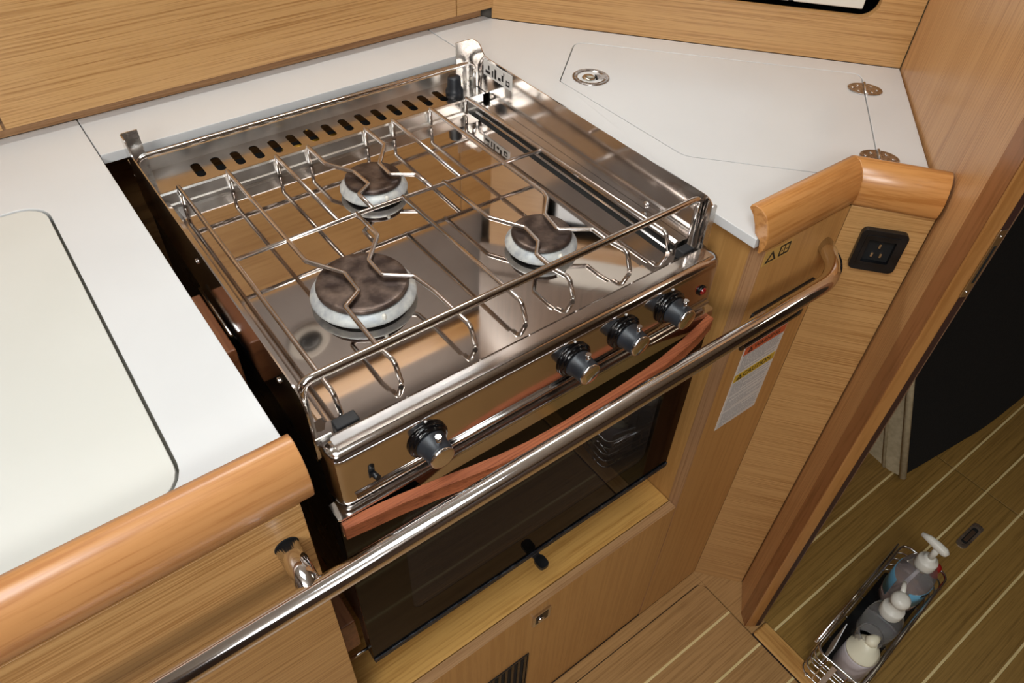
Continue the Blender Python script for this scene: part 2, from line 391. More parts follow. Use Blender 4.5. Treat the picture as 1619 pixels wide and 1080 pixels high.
# ================================================================== WORKTOP
ZT, ZB = .900, .888
lid_l = rrect(-.62, .0015, .372, .815, .030)
t = thing('left_worktop', 'white worktop slab left of the cooker framed by the wooden fiddle', 'worktop', (-.5, .66, .888))
slab = [(-1.2, .334), (.075, .334), (.075, .8795), (.0752, .981), (-1.2, .981)]
MB().prism(slab, ZB, ZT, holes=[lid_l]).build('slab', white_top, t, bevel=.0008)
MB().box(-1.17, .04, .345, .97, .8845, .8875).build('underlay', under, t)
lid = MB().prism(inset(lid_l, .0026), .8876, .8996).build('locker_hatch', lid_white, bevel=.0012)
tag(lid, 'large cream white lid let into the left worktop, corner near the wooden edge', 'lid')
t = MB().prism([(.0762, .8795), (.5868, .8795), (.5868, .981), (.0762, .981)], ZB, ZT).build('back_worktop', white_top, bevel=.0012)
tag(t, 'narrow white worktop strip behind the cooker under the upper lockers', 'worktop')
hatch = roundpoly([(.646, .7385), (.7505, .8245), (1.024, .5065), (.829, .3465), (.790, .337), (.6455, .4985)], [.004, .022, .03, .004, .004, .01])
hatch = roundpoly([(.6475, .734), (.6475, .4950), (.752, .3800), (.790, .3480), (.8300, .3440), (1.0215, .4995), (1.0300, .5130), (.7515, .8240)], [.003, .012, .012, .004, .004, .004, .008, .02])
t = thing('right_worktop', 'white corner worktop right of the cooker with the hinged hatch', 'worktop', (.8, .6, .888))
slab = [(.5885, .3335), (.7480, .3335), (.7575, .3335), (.8155, .2575), (1.0980, .4880), (.6961, .965), (.690, .981), (.5885, .981)]
MB().prism(slab, ZB, ZT, holes=[hatch]).build('slab', white_top, t, bevel=.0008)
MB().prism([(.62, .345), (.75, .345), (.815, .28), (1.08, .49), (.69, .95), (.62, .95)], .8845, .8875).build('underlay', under, t)
ht = thing('locker_hatch', 'white polygonal hatch lid with round latch beside the cooker', 'lid', (.8, .58, .888))
MB().prism(inset(hatch, .0016), .8876, .8997).build('lid', white_top, ht, bevel=.0014)
# flush ring latch
cx, cy = .692, .7185
lt = MB().lathe([(.0255, .8990), (.0262, .9006), (.0245, .9014), (.0195, .9012), (.0185, .8990), (0, .8990)], (cx, cy, 0), seg=40).build('latch', aged, ht)
MB().lathe([(0, .8995), (.0085, .8998), (.0095, .9010), (.0075, .9026), (0, .9030)], (cx-.004, cy, 0), seg=24).build('thumb_button', brassy, lt)
MB(Matrix.Translation((cx, cy, 0)) @ Matrix.Rotation(-.6, 4, 'Z')).box(.009, .0215, -.006, .006, .8992, .9016).build('finger_tab', aged, lt)
MB(Matrix.Translation((cx, cy, 0)) @ Matrix.Rotation(-.6, 4, 'Z')).box(.0065, .0088, -.0075, .0075, .8991, .9003).build('slot', dark, lt)
# two round leaf hinges on the seam
sd = Vector((1.0042-.8456, .4851-.3565)).normalized()
def hinge(c, label):
    h = thing('hatch_hinge', label, 'hinge', (c[0], c[1], .9), 'round steel hinges of the white hatch')
    A = Matrix.Translation((c[0], c[1], .9)) @ Matrix.Rotation(math.atan2(sd.y, sd.x), 4, 'Z')
    for sg in (1, -1):
        pts = [(.0180*math.cos(math.radians(a)), sg*(.0022+.0215*math.sin(math.radians(a)))) for a in range(0, 181, 12)]
        lf = MB(A).prism(pts, 0.0, .0014).build('leaf', aged, h, bevel=.0004)
        for px, py in ((-.009, .009), (.009, .009), (0, .0165)):
            MB(A @ Matrix.Translation((px, sg*py, .0013))).lathe([(0, 0), (.0024, .0001), (.0020, .0008), (0, .0008)], seg=10).build('screw', chrome, lf)
    MB(A).tube([(-.0175, 0, .0018), (.0175, 0, .0018)], .0022, 10).build('knuckle', steel, h)
hinge((.9935, .4765), 'round steel leaf hinge on the white hatch nearest the upper corner')
hinge((.8455, .3555), 'round steel leaf hinge half hidden behind the wooden corner fiddle')

# fiddle rails (wooden edge trim)
prof = [(.0040, .8895), (.0058, .9003), (.0085, .9010), (.0135, .9045), (.0170, .9140), (.0225, .9235), (.0285, .9290), (.0275, .9325), (.0225, .9345), (.0140, .9343), (.0065, .9295), (.0005, .9200), (-.0030, .9090), (-.0035, .8990), (-.0015, .8895), (.0010, .8850)]
prof = [(.0040, .8848)] + prof
o = MB().sweep([(-1.2, .325), (.0750, .325)], prof).build('left_fiddle', trim_wood); tag(o, 'long straight wooden fiddle rail along the left worktop edge', 'edge rail')
e = o.modifiers.new('b', 'BEVEL'); e.width = .0015; e.segments = 2; e.limit_method = 'ANGLE'; e.angle_limit = math.radians(60)
cf = thing('corner_fiddle', 'bent wooden fiddle rail round the corner above the black socket', 'edge rail', (.7532, .325, .885))
def reframe(o, parent, A):
    """give a world-built mesh its own rotated axes, so its grain runs along it"""
    L_ = Matrix.Translation(-Vector(root_loc(parent))) @ A
    o.data.transform(A.inverted() @ Matrix.Translation(root_loc(parent))); o.matrix_local = L_
def mitred(path, i, name):
    m = MB().sweep(path, prof); n = len(prof)
    # keep segment i only: faces whose verts all belong to columns i, i+1
    m.bm.verts.ensure_lookup_table(); keep = set(range(i*n, (i+2)*n))
    for v in list(m.bm.verts):
        if v.index not in keep and v.index >= 0: pass
    m.bm.verts.index_update()
    bmesh.ops.delete(m.bm, geom=[v for v in m.bm.verts if v.index not in keep], context='VERTS')
    bmesh.ops.holes_fill(m.bm, edges=[e for e in m.bm.edges if e.is_boundary], sides=0)
    o = m.build(name, trim_dark, cf)
    e = o.modifiers.new('b', 'BEVEL'); e.width = .0012; e.segments = 2; e.limit_method = 'ANGLE'; e.angle_limit = math.radians(60)
    return o
cpath = [(.5895, .325), (.7532, .325), (.8094-.0012, .2489+.0015)]
mitred(cpath, 0, 'straight_rail')
reframe(mitred(cpath, 1, 'angled_rail'), cf, Matrix.Translation((.7532, .325, 0)) @ Matrix.Rotation(math.atan2(-.7705, .6375), 4, 'Z'))
# split of the mitre joint stays as the crisp edge

# ================================================================== UPPER LOCKERS (back)
t = thing('upper_lockers', 'row of oak locker doors above the white strip behind the cooker', 'cabinet', (-.2, .97, .9))
MB().box(-1.2, .686, .981, .999, .9005, 1.19).build('carcass', oak_band_x, t)
MB().box(-1.2, -.0025, .963, .9805, .9170, 1.18).build('door', oak_x, t, bevel=.0008)
MB().box(.0005, .6280, .963, .9805, .9170, 1.18).build('door', oak_x, t, bevel=.0008)
MB().box(.6300, .6975, .963, .9805, .9170, 1.18).build('door', oak_x, t, bevel=.0008)
# back right face with rounded opening and appliance
ub = math.atan2(-.765, .644)
t = tag(empty('corner_locker', (.6961, .965, .9)), 'oak panel above the corner worktop with rounded dark opening', 'cabinet')
A = Matrix.Translation((.6961, .965, 0)) @ Matrix.Rotation(ub, 4, 'Z')
hole = rrect(.105, .5655, .9640, 1.235, .022)
fp = MB().prism([(.0, .9005), (.6240, .9005), (.6240, 1.27), (.0, 1.27)], .0, .016, holes=[hole], ax='y').build('face_panel', oak_x, None, bevel=.0006, bseg=1)
fp.parent = t; fp.location = (0, 0, -.9); fp.rotation_euler = (0, 0, ub)
m = MB(A); 
m.box(.09, .58, .0165, .29, .950, .9585); m.box(.09, .58, .0165, .29, 1.24, 1.2485); m.box(.09, .0985, .0165, .29, .9585, 1.24); m.box(.5715, .58, .0165, .29, .9585, 1.24); m.box(.09, .58, .2905, .30, .95, 1.2485)
m.build('recess_box', black_metal, t)
t = tag(empty('silver_oven', A @ Vector((.34, .14, .9590))), 'pale silver built-in appliance inside the dark rounded opening', 'appliance')
MB(A).box(.125, .5500, .0250, .27, .9680, 1.205).build('body', appl, t, bevel=.004)
MB(A).box(.130, .444, .0180, .0248, .9700, 1.20).build('door', appl, t, bevel=.002)
MB(A).box(.450, .5480, .0180, .0248, .9700, 1.20).build('control_panel', white_pl, t, bevel=.002)
for x in (.15, .52): MB(A).lathe([(.009, .9588), (.009, .9679)], (x, .06, 0), seg=12).build('foot', blackp, t)
for x in (.15, .52): MB(A).lathe([(.009, .9588), (.009, .9679)], (x, .23, 0), seg=12).build('foot', blackp, t)
# hull lining above the lockers, wooden batten, unseen glowing pane added for reflections
structure(MB().box(-1.57, .70, .998, 1.019, 1.19, 1.70).build('trim_5', dark_liner))
structure(MB().box(-1.57, .70, .985, .9975, 1.475, 1.525).build('trim_7', oak_x))
structure(MB().prism([(-1.57, 1.70), (.70, 1.70), (.70, CZ), (-1.57, CZ)], .998, 1.019, ax='y', holes=[rrect(.12, .69, 1.735, 1.89, .03)]).build('trim_8', ceil_m))
wn = structure(MB().prism(rrect(.12, .69, 1.735, 1.89, .03), 1.006, 1.010, ax='y').build('added_pane_1', pane_lit))  # unseen pane, added so the control panel top mirrors white
MB().prism(rrect(.105, .700, 1.72, 1.905, .04), .992, .9975, ax='y', holes=[rrect(.12, .69, 1.735, 1.89, .03)]).build('pane_frame', steel, wn)
for nm, s0, s1, z0, z1, mt, d in (('wall_corner', -.02, .130, 1.27, 1.345, surround, 0), ('trim_11', .130, .43, 1.27, 1.345, ceil_m, 0), ('trim_12', .43, .78, 1.27, 1.345, surround, 0),
                              ('trim_9', -.02, .78, 1.345, 1.70, surround, -.004), ('trim_10', -.02, .78, 1.70, CZ, ceil_m, 0)):
    o = structure(MB().prism([(s0, z0), (s1, z0), (s1, z1), (s0, z1)], d, .016, ax='y').build(nm, mt))
    o.location = (.6961, .965, 0); o.rotation_euler = (0, 0, ub)
t = thing('round_speaker', 'round grey speaker on the hull lining above the lockers', 'speaker', (.30, .9975, 1.35))
MB().lathe([(.042, 0), (.042, .003), (.036, .005), (.026, .003)], (.30, .9975, 1.35), axis='-y', seg=36).build('bezel', liner, t)
MB().lathe([(.0255, .0032), (.012, .0045), (0, .005)], (.30, .9975, 1.35), axis='-y', seg=36).build('grille', black_metal, t)

# ================================================================== COOKER
XL, XR, YF = .0974, .5665, .3755
ck = thing('gimballed_cooker', 'stainless steel three burner boat cooker with glass oven door and wooden handle', 'cooker', (.332, .58, .503))
# dark body
m = MB(); m.box(.1000, .5640, .372, .83, .8465, .8520); m.box(.1000, .1040, .372, .83, .52, .8465); m.box(.5600, .5640, .372, .83, .52, .8465)
m.box(.1040, .5600, .826, .83, .52, .8465); m.box(.1000, .5640, .372, .83, .512, .52)
m.build('body', black_metal, ck)
m = MB(); m.box(.112, .55, .40, .80, .5205, .524); m.box(.112, .55, .40, .80, .775, .779); m.box(.112, .116, .40, .80, .524, .775); m.box(.546, .55, .40, .80, .524, .775); m.box(.116, .546, .795, .80, .524, .775)
m.build('oven_cavity', black_metal, ck)
for z in (.60, .69):
    m = MB()
    for i in range(11): y = .42+i*.034; m.tube([(.118, y, z), (.544, y, z)], .0018, 6)
    m.tube([(.122, .41, z), (.122, .78, z)], .0022, 6); m.tube([(.540, .41, z), (.540, .78, z)], .0022, 6)
    m.build('oven_rack', steel, ck)
# hob tray: mirror floor and stepped rims
m = MB(); m.box(.1230, .5325, .4030, .7900, .8560, .8600); m.box(XL+.0015, XR-.0015, .3775, .4030, .8575, .8618)
hob = m.build('hob_plate', mirror, ck)
m = MB().prism([(.1230, .8595), (.1190, .8600), (.1165, .8700), (.1125, .8705), (.1110, .8690), (.0990, .8690), (.0990, .856), (.1230, .856)], .4030, .7900, ax='y'); m.build('side_ledge', panel_steel, ck)
m = MB().prism([(.5415, .8595), (.5440, .8600), (.5450, .8705), (.5480, .8722), (.5505, .8705), (.5520, .8685), (.5648, .8685), (.5648, .856), (.5415, .856)], .4030, .7900, ax='y'); m.build('side_ledge', panel_steel, ck)
MB().box(.5325, .5415, .4060, .7870, .8560, .8585).build('dark_reflection', dark, ck)  # dark strip standing in for a reflection along the hob side
m = MB().prism([(.7900, .8562), (.7905, .8640), (.7925, .8655), (.7930, .8780), (.7945, .8800), (.7960, .8800), (.7960, .8562)], .1050, .5590, ax='x'); m.build('rear_step', satin, ck)
# vent shelf with 15 slots
slots = []
for i in range(15):
    x = .1645+i*(.3405/14); c = []
    for k in range(7): a = math.pi*k/6; c.append((x+.0054*math.cos(a), .8330+.0054*math.sin(a)))
    for k in range(7): a = math.pi+math.pi*k/6; c.append((x+.0054*math.cos(a), .8100+.0054*math.sin(a)))
    slots.append(c)
MB().prism([(.0995, .7955), (.5640, .7955), (.5640, .8520), (.0995, .8520)], .8788, .8800, holes=slots).build('vent_shelf', mirror2, ck)
MB().box(.104, .56, .797, .849, .8600, .8620).build('vent_cavity', dark, ck)
MB().tube([(.27, .823, .868), (.345, .823, .868)], .0040, 10).build('slot_reflection', brass, ck)  # brass-toned tube put in for yellow reflections under the slots
m = MB(); m.box(.1000, .5630, .8500, .8520, .8800, .8950); m.box(.1000, .5630, .8520, .8620, .8930, .8950); m.build('back_upstand', satin, ck)
# side guards
def guard(sg, x):
    m = MB(); y0, y1, z1 = YF, .8300, .9310
    poly = roundpoly([(y0, .8560), (y0, .9160), (y0+.012, z1), (.80, z1-.001), (.812, .9440), (y1, .9440), (y1, .8560)], [0, .006, .008, .01, .004, .004, 0])
    m.prism(poly, x, x+sg*.0014, ax='x')
    return m
g = guard(1, XL).build('side_guard', panel_steel, ck); 
MB().box(XL+.0014, XL+.0190, .8285, .8300, .8800, .9440).build('corner_post', old_steel, g)
MB().box(XL+.0014, XL+.0160, YF, YF+.0014, .8640, .8800).build('front_flange', old_steel, g)
g = guard(-1, XR).build('side_guard', panel_steel, ck)
MB().box(XR-.0280, XR-.0014, .8285, .8300, .8800, .9440).build('corner_post', old_steel, g)
MB().prism(rrect(XR-.0100, XR-.0014, .8630, .9300, .004), YF, YF+.0014, ax='y').build('front_flange', old_steel, g)
# pictogram label on the right guard
lb = MB().box(XR-.0020, XR-.0014, .735, .800, .9060, .9270).build('pictogram_label', stick_w, g)
m = MB()
for i, (a, b_, c, d) in enumerate([(.740,.748,.909,.9115),(.740,.748,.915,.9165),(.740,.7415,.909,.9165),(.7465,.748,.909,.9165),(.754,.758,.912,.920),(.760,.766,.910,.914),(.770,.774,.909,.922),(.777,.780,.909,.918),(.784,.795,.910,.914),(.786,.789,.916,.922),(.752,.754,.920,.924)]):
    m.box(XR-.0023, XR-.0020, a, b_, c, d)
m.build('pictograms', ink, lb)
for y in (.478, .492): MB().lathe([(0, 0), (.0042, .0001), (.0036, .0012), (.0015, .0018), (0, .0012)], (0, 0, 0), axis='x', seg=14).build('x', steel, None) if False else None
for y, z in ((.470, .8755),): 
    MB(Matrix.Translation((XR-.0014, y, z)) @ Matrix.Rotation(math.pi, 4, 'Z')).lathe([(.0046, 0), (.0044, .0010), (.0028, .0018), (0, .0018)], axis='x', seg=18).build('screw', steel, g)
for y in (.43, .62): MB(Matrix.Translation((XL, y, .905)) @ Matrix.Rotation(math.pi, 4, 'Z')).lathe([(.003, 0), (.003, .0012), (0, .0018)], axis='x', seg=12).build('screw', steel, bpy.data.objects['side_guard'])
# rails front and back
def rail(y, z, x0, x1, zf, r=.0040):
    P = smooth_path([(x0, y, zf), (x0, y, z), (x1, y, z), (x1, y, zf)], .012, 6)
    return MB().tube(P, r, 10).build('fiddle_bar', panel_steel, ck)
rail(.395, .9295, .1030, .5600, .8618); rail(.805+.012, .9180, .1020, .5600, .8800, .0030)
# rubber blocks at the front corners
for x0, x1 in ((.1200, .1420), (.5360, .5530)):
    MB().box(x0, x1, .3815, .3935, .8618, .8735).build('rubber_block', rubber, ck, bevel=.0015)
# pan support
ps = MB(); GZ = .886
def up(p): return (p[0], p[1], GZ)
wires = [
 ('b', [(.1314,.7900),(.1325,.4134)], 'f'),
 ('b', [(.1892,.7900),(.1909,.5847),(.2146,.5451),(.2131,.5132),(.1918,.5001),(.1908,.4384),(.1934,.4143)], 'f'),
 ('b', [(.2494,.7900),(.2505,.6290)], None),
 (None, [(.2730,.6300),(.2726,.5817),(.2441,.5493),(.2438,.5213),(.2692,.5013),(.2735,.47),(.2751,.4141)], 'f'),
 ('b', [(.2909,.7900),(.2913,.7407),(.3108,.7057),(.3126,.6736),(.2930,.6617),(.2926,.6273)], None),
 ('b', [(.3710,.7900),(.3714,.7402),(.3445,.7050),(.3432,.6773),(.3685,.6602),(.3690,.6259)], None),
 ('b', [(.4116,.7900),(.4095,.6264)], None),
 (None, [(.3321,.6300),(.3350,.4133)], 'f'),
 (None, [(.3873,.6300),(.3895,.5410),(.4111,.5035),(.4077,.4757),(.3926,.4597),(.3923,.4309),(.3963,.4134)], 'f'),
 ('b', [(.4690,.7890),(.4700,.6253),(.4710,.5463),(.4662,.5335),(.4444,.5108),(.4387,.4804),(.4704,.4601),(.4704,.4394),(.4755,.4129)], 'f'),
 ('b', [(.5264,.7880),(.5284,.6215),(.5340,.4128)], 'f')]
psr = thing('pan_support', 'welded steel wire pan grid lying over the three burners', 'pan support', (.332, .60, .861))
for b, pts, f in wires:
    P = [up(p) for p in pts]
    if b: P = [(pts[0][0], pts[0][1]+.000, .8625)] + [(pts[0][0], pts[0][1], GZ)] + P[1:]
    if f: P = P + [(pts[-1][0]+.0005, pts[-1][1]-.0040, .8830), (pts[-1][0]+.0010, pts[-1][1]-.0110, .8645), (pts[-1][0]-.0006, pts[-1][1]-.0122, .8634)]
    MB().tube(smooth_path(P, .0022, 3), .0026, 8).build('wire', wire_steel, psr)
MB().tube([(.1335, .6263, GZ), (.2759, .6285, GZ), (.4690, .6255, GZ-.001), (.5270, .6220, GZ-.001)], .0024, 8).build('cross_bar', wire_steel, psr)
# burners
def burner(name, cx, cy, r, rc):
    b = MB().lathe([(r*.80, .8600), (r*.86, .8625), (r*.84, .8650), (r*.98, .8655), (r, .8670), (r*.985, .8690), (rc*1.02, .8750), (rc*.98, .8758), (rc*.9, .8760), (0, .8760)], (cx, cy, 0), seg=48).build('burner', alu, ck)
    MB().lathe([(r*.875, .8604), (r*.88, .8646), (r*.80, .8646), (r*.80, .8604)], (cx, cy, 0), seg=40).build('burner_ring', blackp, b)
    MB().lathe([(rc*.94, .8765), (rc, .8772), (rc*1.005, .8795), (rc*.985, .8812), (rc*.95, .8818), (rc*.85, .8820), (rc*.45, .8814), (0, .8816)], (cx, cy, 0), seg=48).build('burner_cap', cap_mat, b)
    a = math.radians(-95)
    MB().lathe([(.0022, .866), (.0022, .8745), (.0012, .8755), (0, .8757)], (cx+math.cos(a)*r*.93, cy+math.sin(a)*r*.93, 0), seg=10).build('igniter', white_pl, b)
    return b
burner('large', .2255, .5300, .0540, .0465); burner('s', .3275, .6920, .0405, .0335); burner('s', .4262, .4925, .0405, .0335)
# rear burner knob
k = MB().lathe([(.0125, .8800), (.0125, .8870), (.0118, .8890), (.0098, .8925), (.0092, .9050), (.0080, .9070), (0, .9075)], (.5240, .8130, 0), seg=28).build('rear_knob', knobm, ck)
# control panel: rounded pressed box
def panel():
    prof = [(.3762, .8765), (.3750, .8785), (.3600, .8785), (.3565, .8778), (.3530, .8755), (.3508, .8715), (.3500, .8660), (.3500, .8200), (.3490, .8160), (.3492, .8120), (.3512, .8085), (.3560, .8070), (.3762, .8070)]
    m = MB(); xs = [XL+.0015, XL+.0022, XL+.0045, XL+.008, XL+.012, XR-.012, XR-.008, XR-.0045, XR-.0022, XR-.0015]
    ins = [.010, .0065, .0028, .0008, 0, 0, .0008, .0028, .0065, .010]
    cols = []
    for x, q in zip(xs, ins):
        col = []
        for (y, z) in prof:
            yy = y + q*max(0, (.3762-y)/.0262); zz = z - (q*.55 if z > .87 else 0) + (q*.4 if z < .815 else 0)
            col.append(m.v((x, yy, zz)))
        cols.append(col)
    for a, b in zip(cols, cols[1:]):
        for i in range(len(prof)): m.face([a[i], a[(i+1) % len(prof)], b[(i+1) % len(prof)], b[i]], True)
    m.face(cols[0]); m.face(list(reversed(cols[-1])))
    return m
cp = panel().build('control_panel', panel_steel, ck)
# pressed bead along the panel top
MB().prism(rrect(XL+.012, XR-.012, .3575, .3725, .003), .8784, .8792).build('pressed_bead', panel_steel, cp)
MB().tube([(XL+.016, .3485, .8195), (XR-.012, .3485, .8195)], .0030, 12).build('lower_bead', panel_steel, cp)
for x in (.187, .3555, .4225, .489):
    MB().lathe([(.0200, 0), (.0200, .0030), (.0188, .0042), (.0172, .0044), (.0172, .0060), (.0160, .0068), (0, .0068)], (x, .3500, .8440), axis='-y', seg=36).build('knob_flange', blackg, ck)
    k = MB().lathe([(.0150, .0068), (.0150, .0085), (.0132, .0100), (.0125, .0230), (.0120, .0246)], (x, .3500, .8440), axis='-y', seg=36).build('knob', knobm, ck)
    MB().lathe([(.0119, .0246), (.0122, .0252), (.0117, .0266), (.0105, .0270), (0, .0270)], (x, .3500, .8440), axis='-y', seg=32).build('knob_cap', chrome, k)
    MB().tube([(x+.001, .3315, .8540), (x+.001, .3315, .8655)], .0027, 14).build('knob_pin', chrome, k)
    MB().lathe([(.0015, 0), (.0012, .0008), (0, .001)], (x, .3500, .8675), axis='-y', seg=8).build('flame_mark', stick_w, k)
l = MB().lathe([(.0062, 0), (.0062, .0018), (.0050, .0026)], (.5395, .3500, .8420), axis='-y', seg=24).build('pilot_bezel', black_metal, ck)
MB().lathe([(.0048, .0015), (.0046, .0036), (.0030, .0050), (0, .0054)], (.5395, .3500, .8420), axis='-y', seg=24).build('pilot_lens', red, l)
s_ = MB().box(.1285, .1340, .3494, .3500, .8330, .8440).build('switch_slot', dark, ck)
MB().tube([(.1315, .3498, .8390), (.1330, .3410, .8400)], .0030, 8).build('switch_toggle', blackp, s_)
# ledge and oven door
MB().prism([(.0925, .3640), (.0925, .3455), (.0950, .3440), (.5630, .3440), (.5655, .3455), (.5655, .3640)], .8030, .8055).build('door_ledge', panel_steel, ck)
od = MB().prism(rrect(.0925, .5655, .5035, .8000, .002), .3450, .3500, ax='y', holes=[rrect(.150, .508, .560, .755, .012)]).build('oven_door', doorglass, ck)
MB().prism(rrect(.1502, .5078, .5602, .7548, .012), .3452, .3490, ax='y').build('oven_window', winglass, od)
MB().prism([(.168, .8028), (.176, .7850), (.5640, .7850), (.5640, .8028)], .3438, .3450, ax='y').build('door_reflection', panel_steel, od)  # steel strip standing in for a reflection across the door glass
MB().box(.0925, .5655, .3432, .3640, .4985, .5035).build('door_bottom_rail', dirty_black, od, bevel=.0008)
MB().box(.0925, .5655, .3428, .3449, .5035, .5085).build('door_lip', dirty_black, od, bevel=.0006)
for x in (.0925, .5620): MB().box(x, x+.0035, .3500, .3640, .5036, .8000).build('door_edge', black_metal, od)
# bowed handle
hx = [(.0946,.3470),(.120,.3458),(.149,.3425),(.182,.3372),(.2155,.3310),(.248,.3255),(.28,.3222),(.32,.3210),(.382,.3227),(.425,.3246),(.4617,.3274),(.50,.3330),(.53,.3390),(.5571,.3450)]
m = MB(); cols = []
for i, (x, y) in enumerate(hx):
    a = hx[max(0, i-1)]; b = hx[min(len(hx)-1, i+1)]; d = Vector((b[0]-a[0], b[1]-a[1])).normalized(); nn = Vector((d.y, -d.x))
    wdt = .0105 if 0 < i < len(hx)-1 else .0085
    dz = .0
    ring = [(0, .7985), (.0012, .8000), (wdt-.0015, .8000), (wdt, .7985), (wdt, .7815), (wdt-.0015, .7800), (.0012, .7800), (0, .7815)]
    cols.append([m.v((x+nn.x*q, y+nn.y*q, z+dz)) for q, z in ring])
for a, b in zip(cols, cols[1:]):
    for i in range(8): m.face([a[i], a[(i+1) % 8], b[(i+1) % 8], b[i]], False)
m.face(cols[0]); m.face(list(reversed(cols[-1])))
hd = m.build('door_handle', mahog, od)
for x in (.0965, .5555): MB().box(x-.003, x+.003, .3440, .3452, .7790, .8020).build('handle_bracket', steel, hd)
# latch under the door
la = MB().box(.3210, .3320, .3330, .3640, .4960, .4985).build('door_catch', steel, ck)
MB().prism(roundpoly([(.3190, .3220), (.3340, .3220), (.3340, .3400), (.3190, .3400)], .006), .4945, .5005).build('catch_grip', blackp, la)
# side ribs and rivets on the left flank
m = MB()
for i in range(34):
    if 14 <= i <= 17: continue
    y = .40+i*.0125
    m.xf = Matrix.Translation((.1000, y, .842)) @ Matrix.Rotation(math.pi, 4, 'Z'); m.lathe([(.0011, 0), (.0009, .0006), (0, .0008)], axis='x', seg=6)
m.build('rivet_row', steel, ck)['kind'] = 'stuff'
m = MB(); m.box(.0978, .1000, .380, .825, .8480, .8560); m.build('side_seam', steel, ck)
# gimbal hardware
t = thing('gimbal_bracket', 'reddish wooden block with black steel pivot in the gap left of the cooker', 'bracket', (.075, .58, .78))
MB().box(.0632, .0910, .535, .632, .800, .858).build('block', block_wood, t, bevel=.002)
MB().box(.0911, .0940, .545, .615, .780, .838).build('pivot_plate', black_metal, t, bevel=.001)
MB().tube([(.0885, .590, .820), (.0995, .590, .820)], .0055, 14).build('pivot_pin', steel, t)
MB().tube([(.0935, .55, .862), (.0935, .635, .862)], .0016, 8).build('hook_rod', steel, t)
t = thing('locking_bolt', 'thin steel locking bolt with wooden block at the lower left cooker corner', 'bolt', (.075, .37, .45))
MB().tube([(.0632, .360, .509), (.1010, .360, .509)], .0020, 10).build('bolt', chrome, t)
MB().box(.0632, .0930, .385, .430, .470, .535).build('block', block_wood, t, bevel=.002)

# ================================================================== GRAB RAIL
t = thing('grab_rail', 'polished steel grab rail across the front of the cooker', 'grab rail', (.3, .3, .843))
P = smooth_path([(-.95, .277, .843), (.668, .277, .843), (.700, .2915, .842), (.7270, .3249, .840)], .026, 10)
MB().tube(P, .0097, 24).build('rail', chrome, t)
MB().tube([(.0436, .3249, .843), (.0436, .277, .843)], .0095, 24).build('post', chrome, t)
MB().tube([(-.90, .3249, .843), (-.90, .277, .843)], .0095, 24).build('post', chrome, t)
m = MB(); m.lathe([(.0100, 0), (.0100, .0006)], (.0436, .3249, .843), axis='-y', seg=28); m.build('post_gasket', dark, t)

# ================================================================== THINGS ON THE RIGHT PANELS
t = thing('black_plate', 'black oblong plate on the oak panel half hidden behind the grab rail', 'plate', (.676, .325, .75))
MB().prism(rrect(.6155, .7365, .7225, .7850, .004), .3222, .3249, ax='y', holes=[rrect(.6215, .7305, .7270, .7785, .003)]).build('frame', blackp, t, bevel=.0008)
MB().box(.6215, .7305, .3232, .3249, .7270, .7785).build('infill', black_metal, t)
# warning label
t = thing('warning_label', 'white printed safety label with red and yellow bands below the grab rail', 'sticker', (.672, .3247, .55))
MB().prism([(.6300, .7180), (.6290, .5530), (.7150, .5510), (.7150, .7180)], .3244, .3249, ax='y').build('paper', stick_w, t)
MB().box(.6320, .7140, .3241, .3244, .7030, .7175).build('red_band', stick_r, t)
MB().box(.6305, .7130, .3241, .3244, .6520, .6660).build('yellow_band', stick_y, t)
text_mesh('\u26A0 WARNING' if False else 'WARNING', .0105, 'lettering', ink, t, frame_y(.677, .3240, .7100))
text_mesh('CAUTION', .0125, 'lettering', ink, t, frame_y(.677, .3240, .6590))
def tri(cx, cz, s): 
    m = MB(); m.prism([(cx-s, cz-s*.8), (cx+s, cz-s*.8), (cx, cz+s)], .3238, .3241, ax='y', holes=[[(cx-s*.45, cz-s*.5), (cx+s*.45, cz-s*.5), (cx, cz+s*.4)]]); return m
tri(.644, .7100, .005).build('hazard_triangle', ink, t); tri(.642, .6588, .0055).build('hazard_triangle', ink, t)
m = MB()
for z0, z1 in ((.671, .702), (.622, .648), (.590, .617), (.570, .586), (.556, .567)):
    z = z1
    while z > z0:
        x = .634
        while x < .706:
            w_ = random.uniform(.003, .010); w_ = min(w_, .711-x); m.box(x, x+w_, .3242, .3244, z-.0014, z); x += w_+.0014
            if random.random() < .03: break
        z -= .0030
m.build('fine_print', inkg, t)['kind'] = 'stuff'
# small pictogram sticker under the corner fiddle
t = thing('pictogram_sticker', 'small tan sticker with triangle and booklet symbols under the corner fiddle', 'sticker', (.624, .3247, .86))
MB().box(.6015, .6480, .3245, .3249, .8620, .8815).build('backing', clearstick, t)
MB().prism([(.6045, .8650), (.6235, .8650), (.6140, .8800)], .3242, .3245, ax='y', holes=[[(.6085, .8668), (.6195, .8668), (.6140, .8758)]]).build('warning_triangle', ink, t)
m = MB(); m.prism(rrect(.6275, .6455, .8650, .8800, .001), .3242, .3245, ax='y', holes=[[(.6295, .8672), (.6435, .8672), (.6435, .8780), (.6295, .8780)]]); m.box(.6358, .6370, .3242, .3245, .8672, .8780); m.box(.6312, .634, .3242, .3245, .871, .8722); m.box(.639, .642, .3242, .3245, .871, .8722); m.build('booklet_symbol', ink, t)
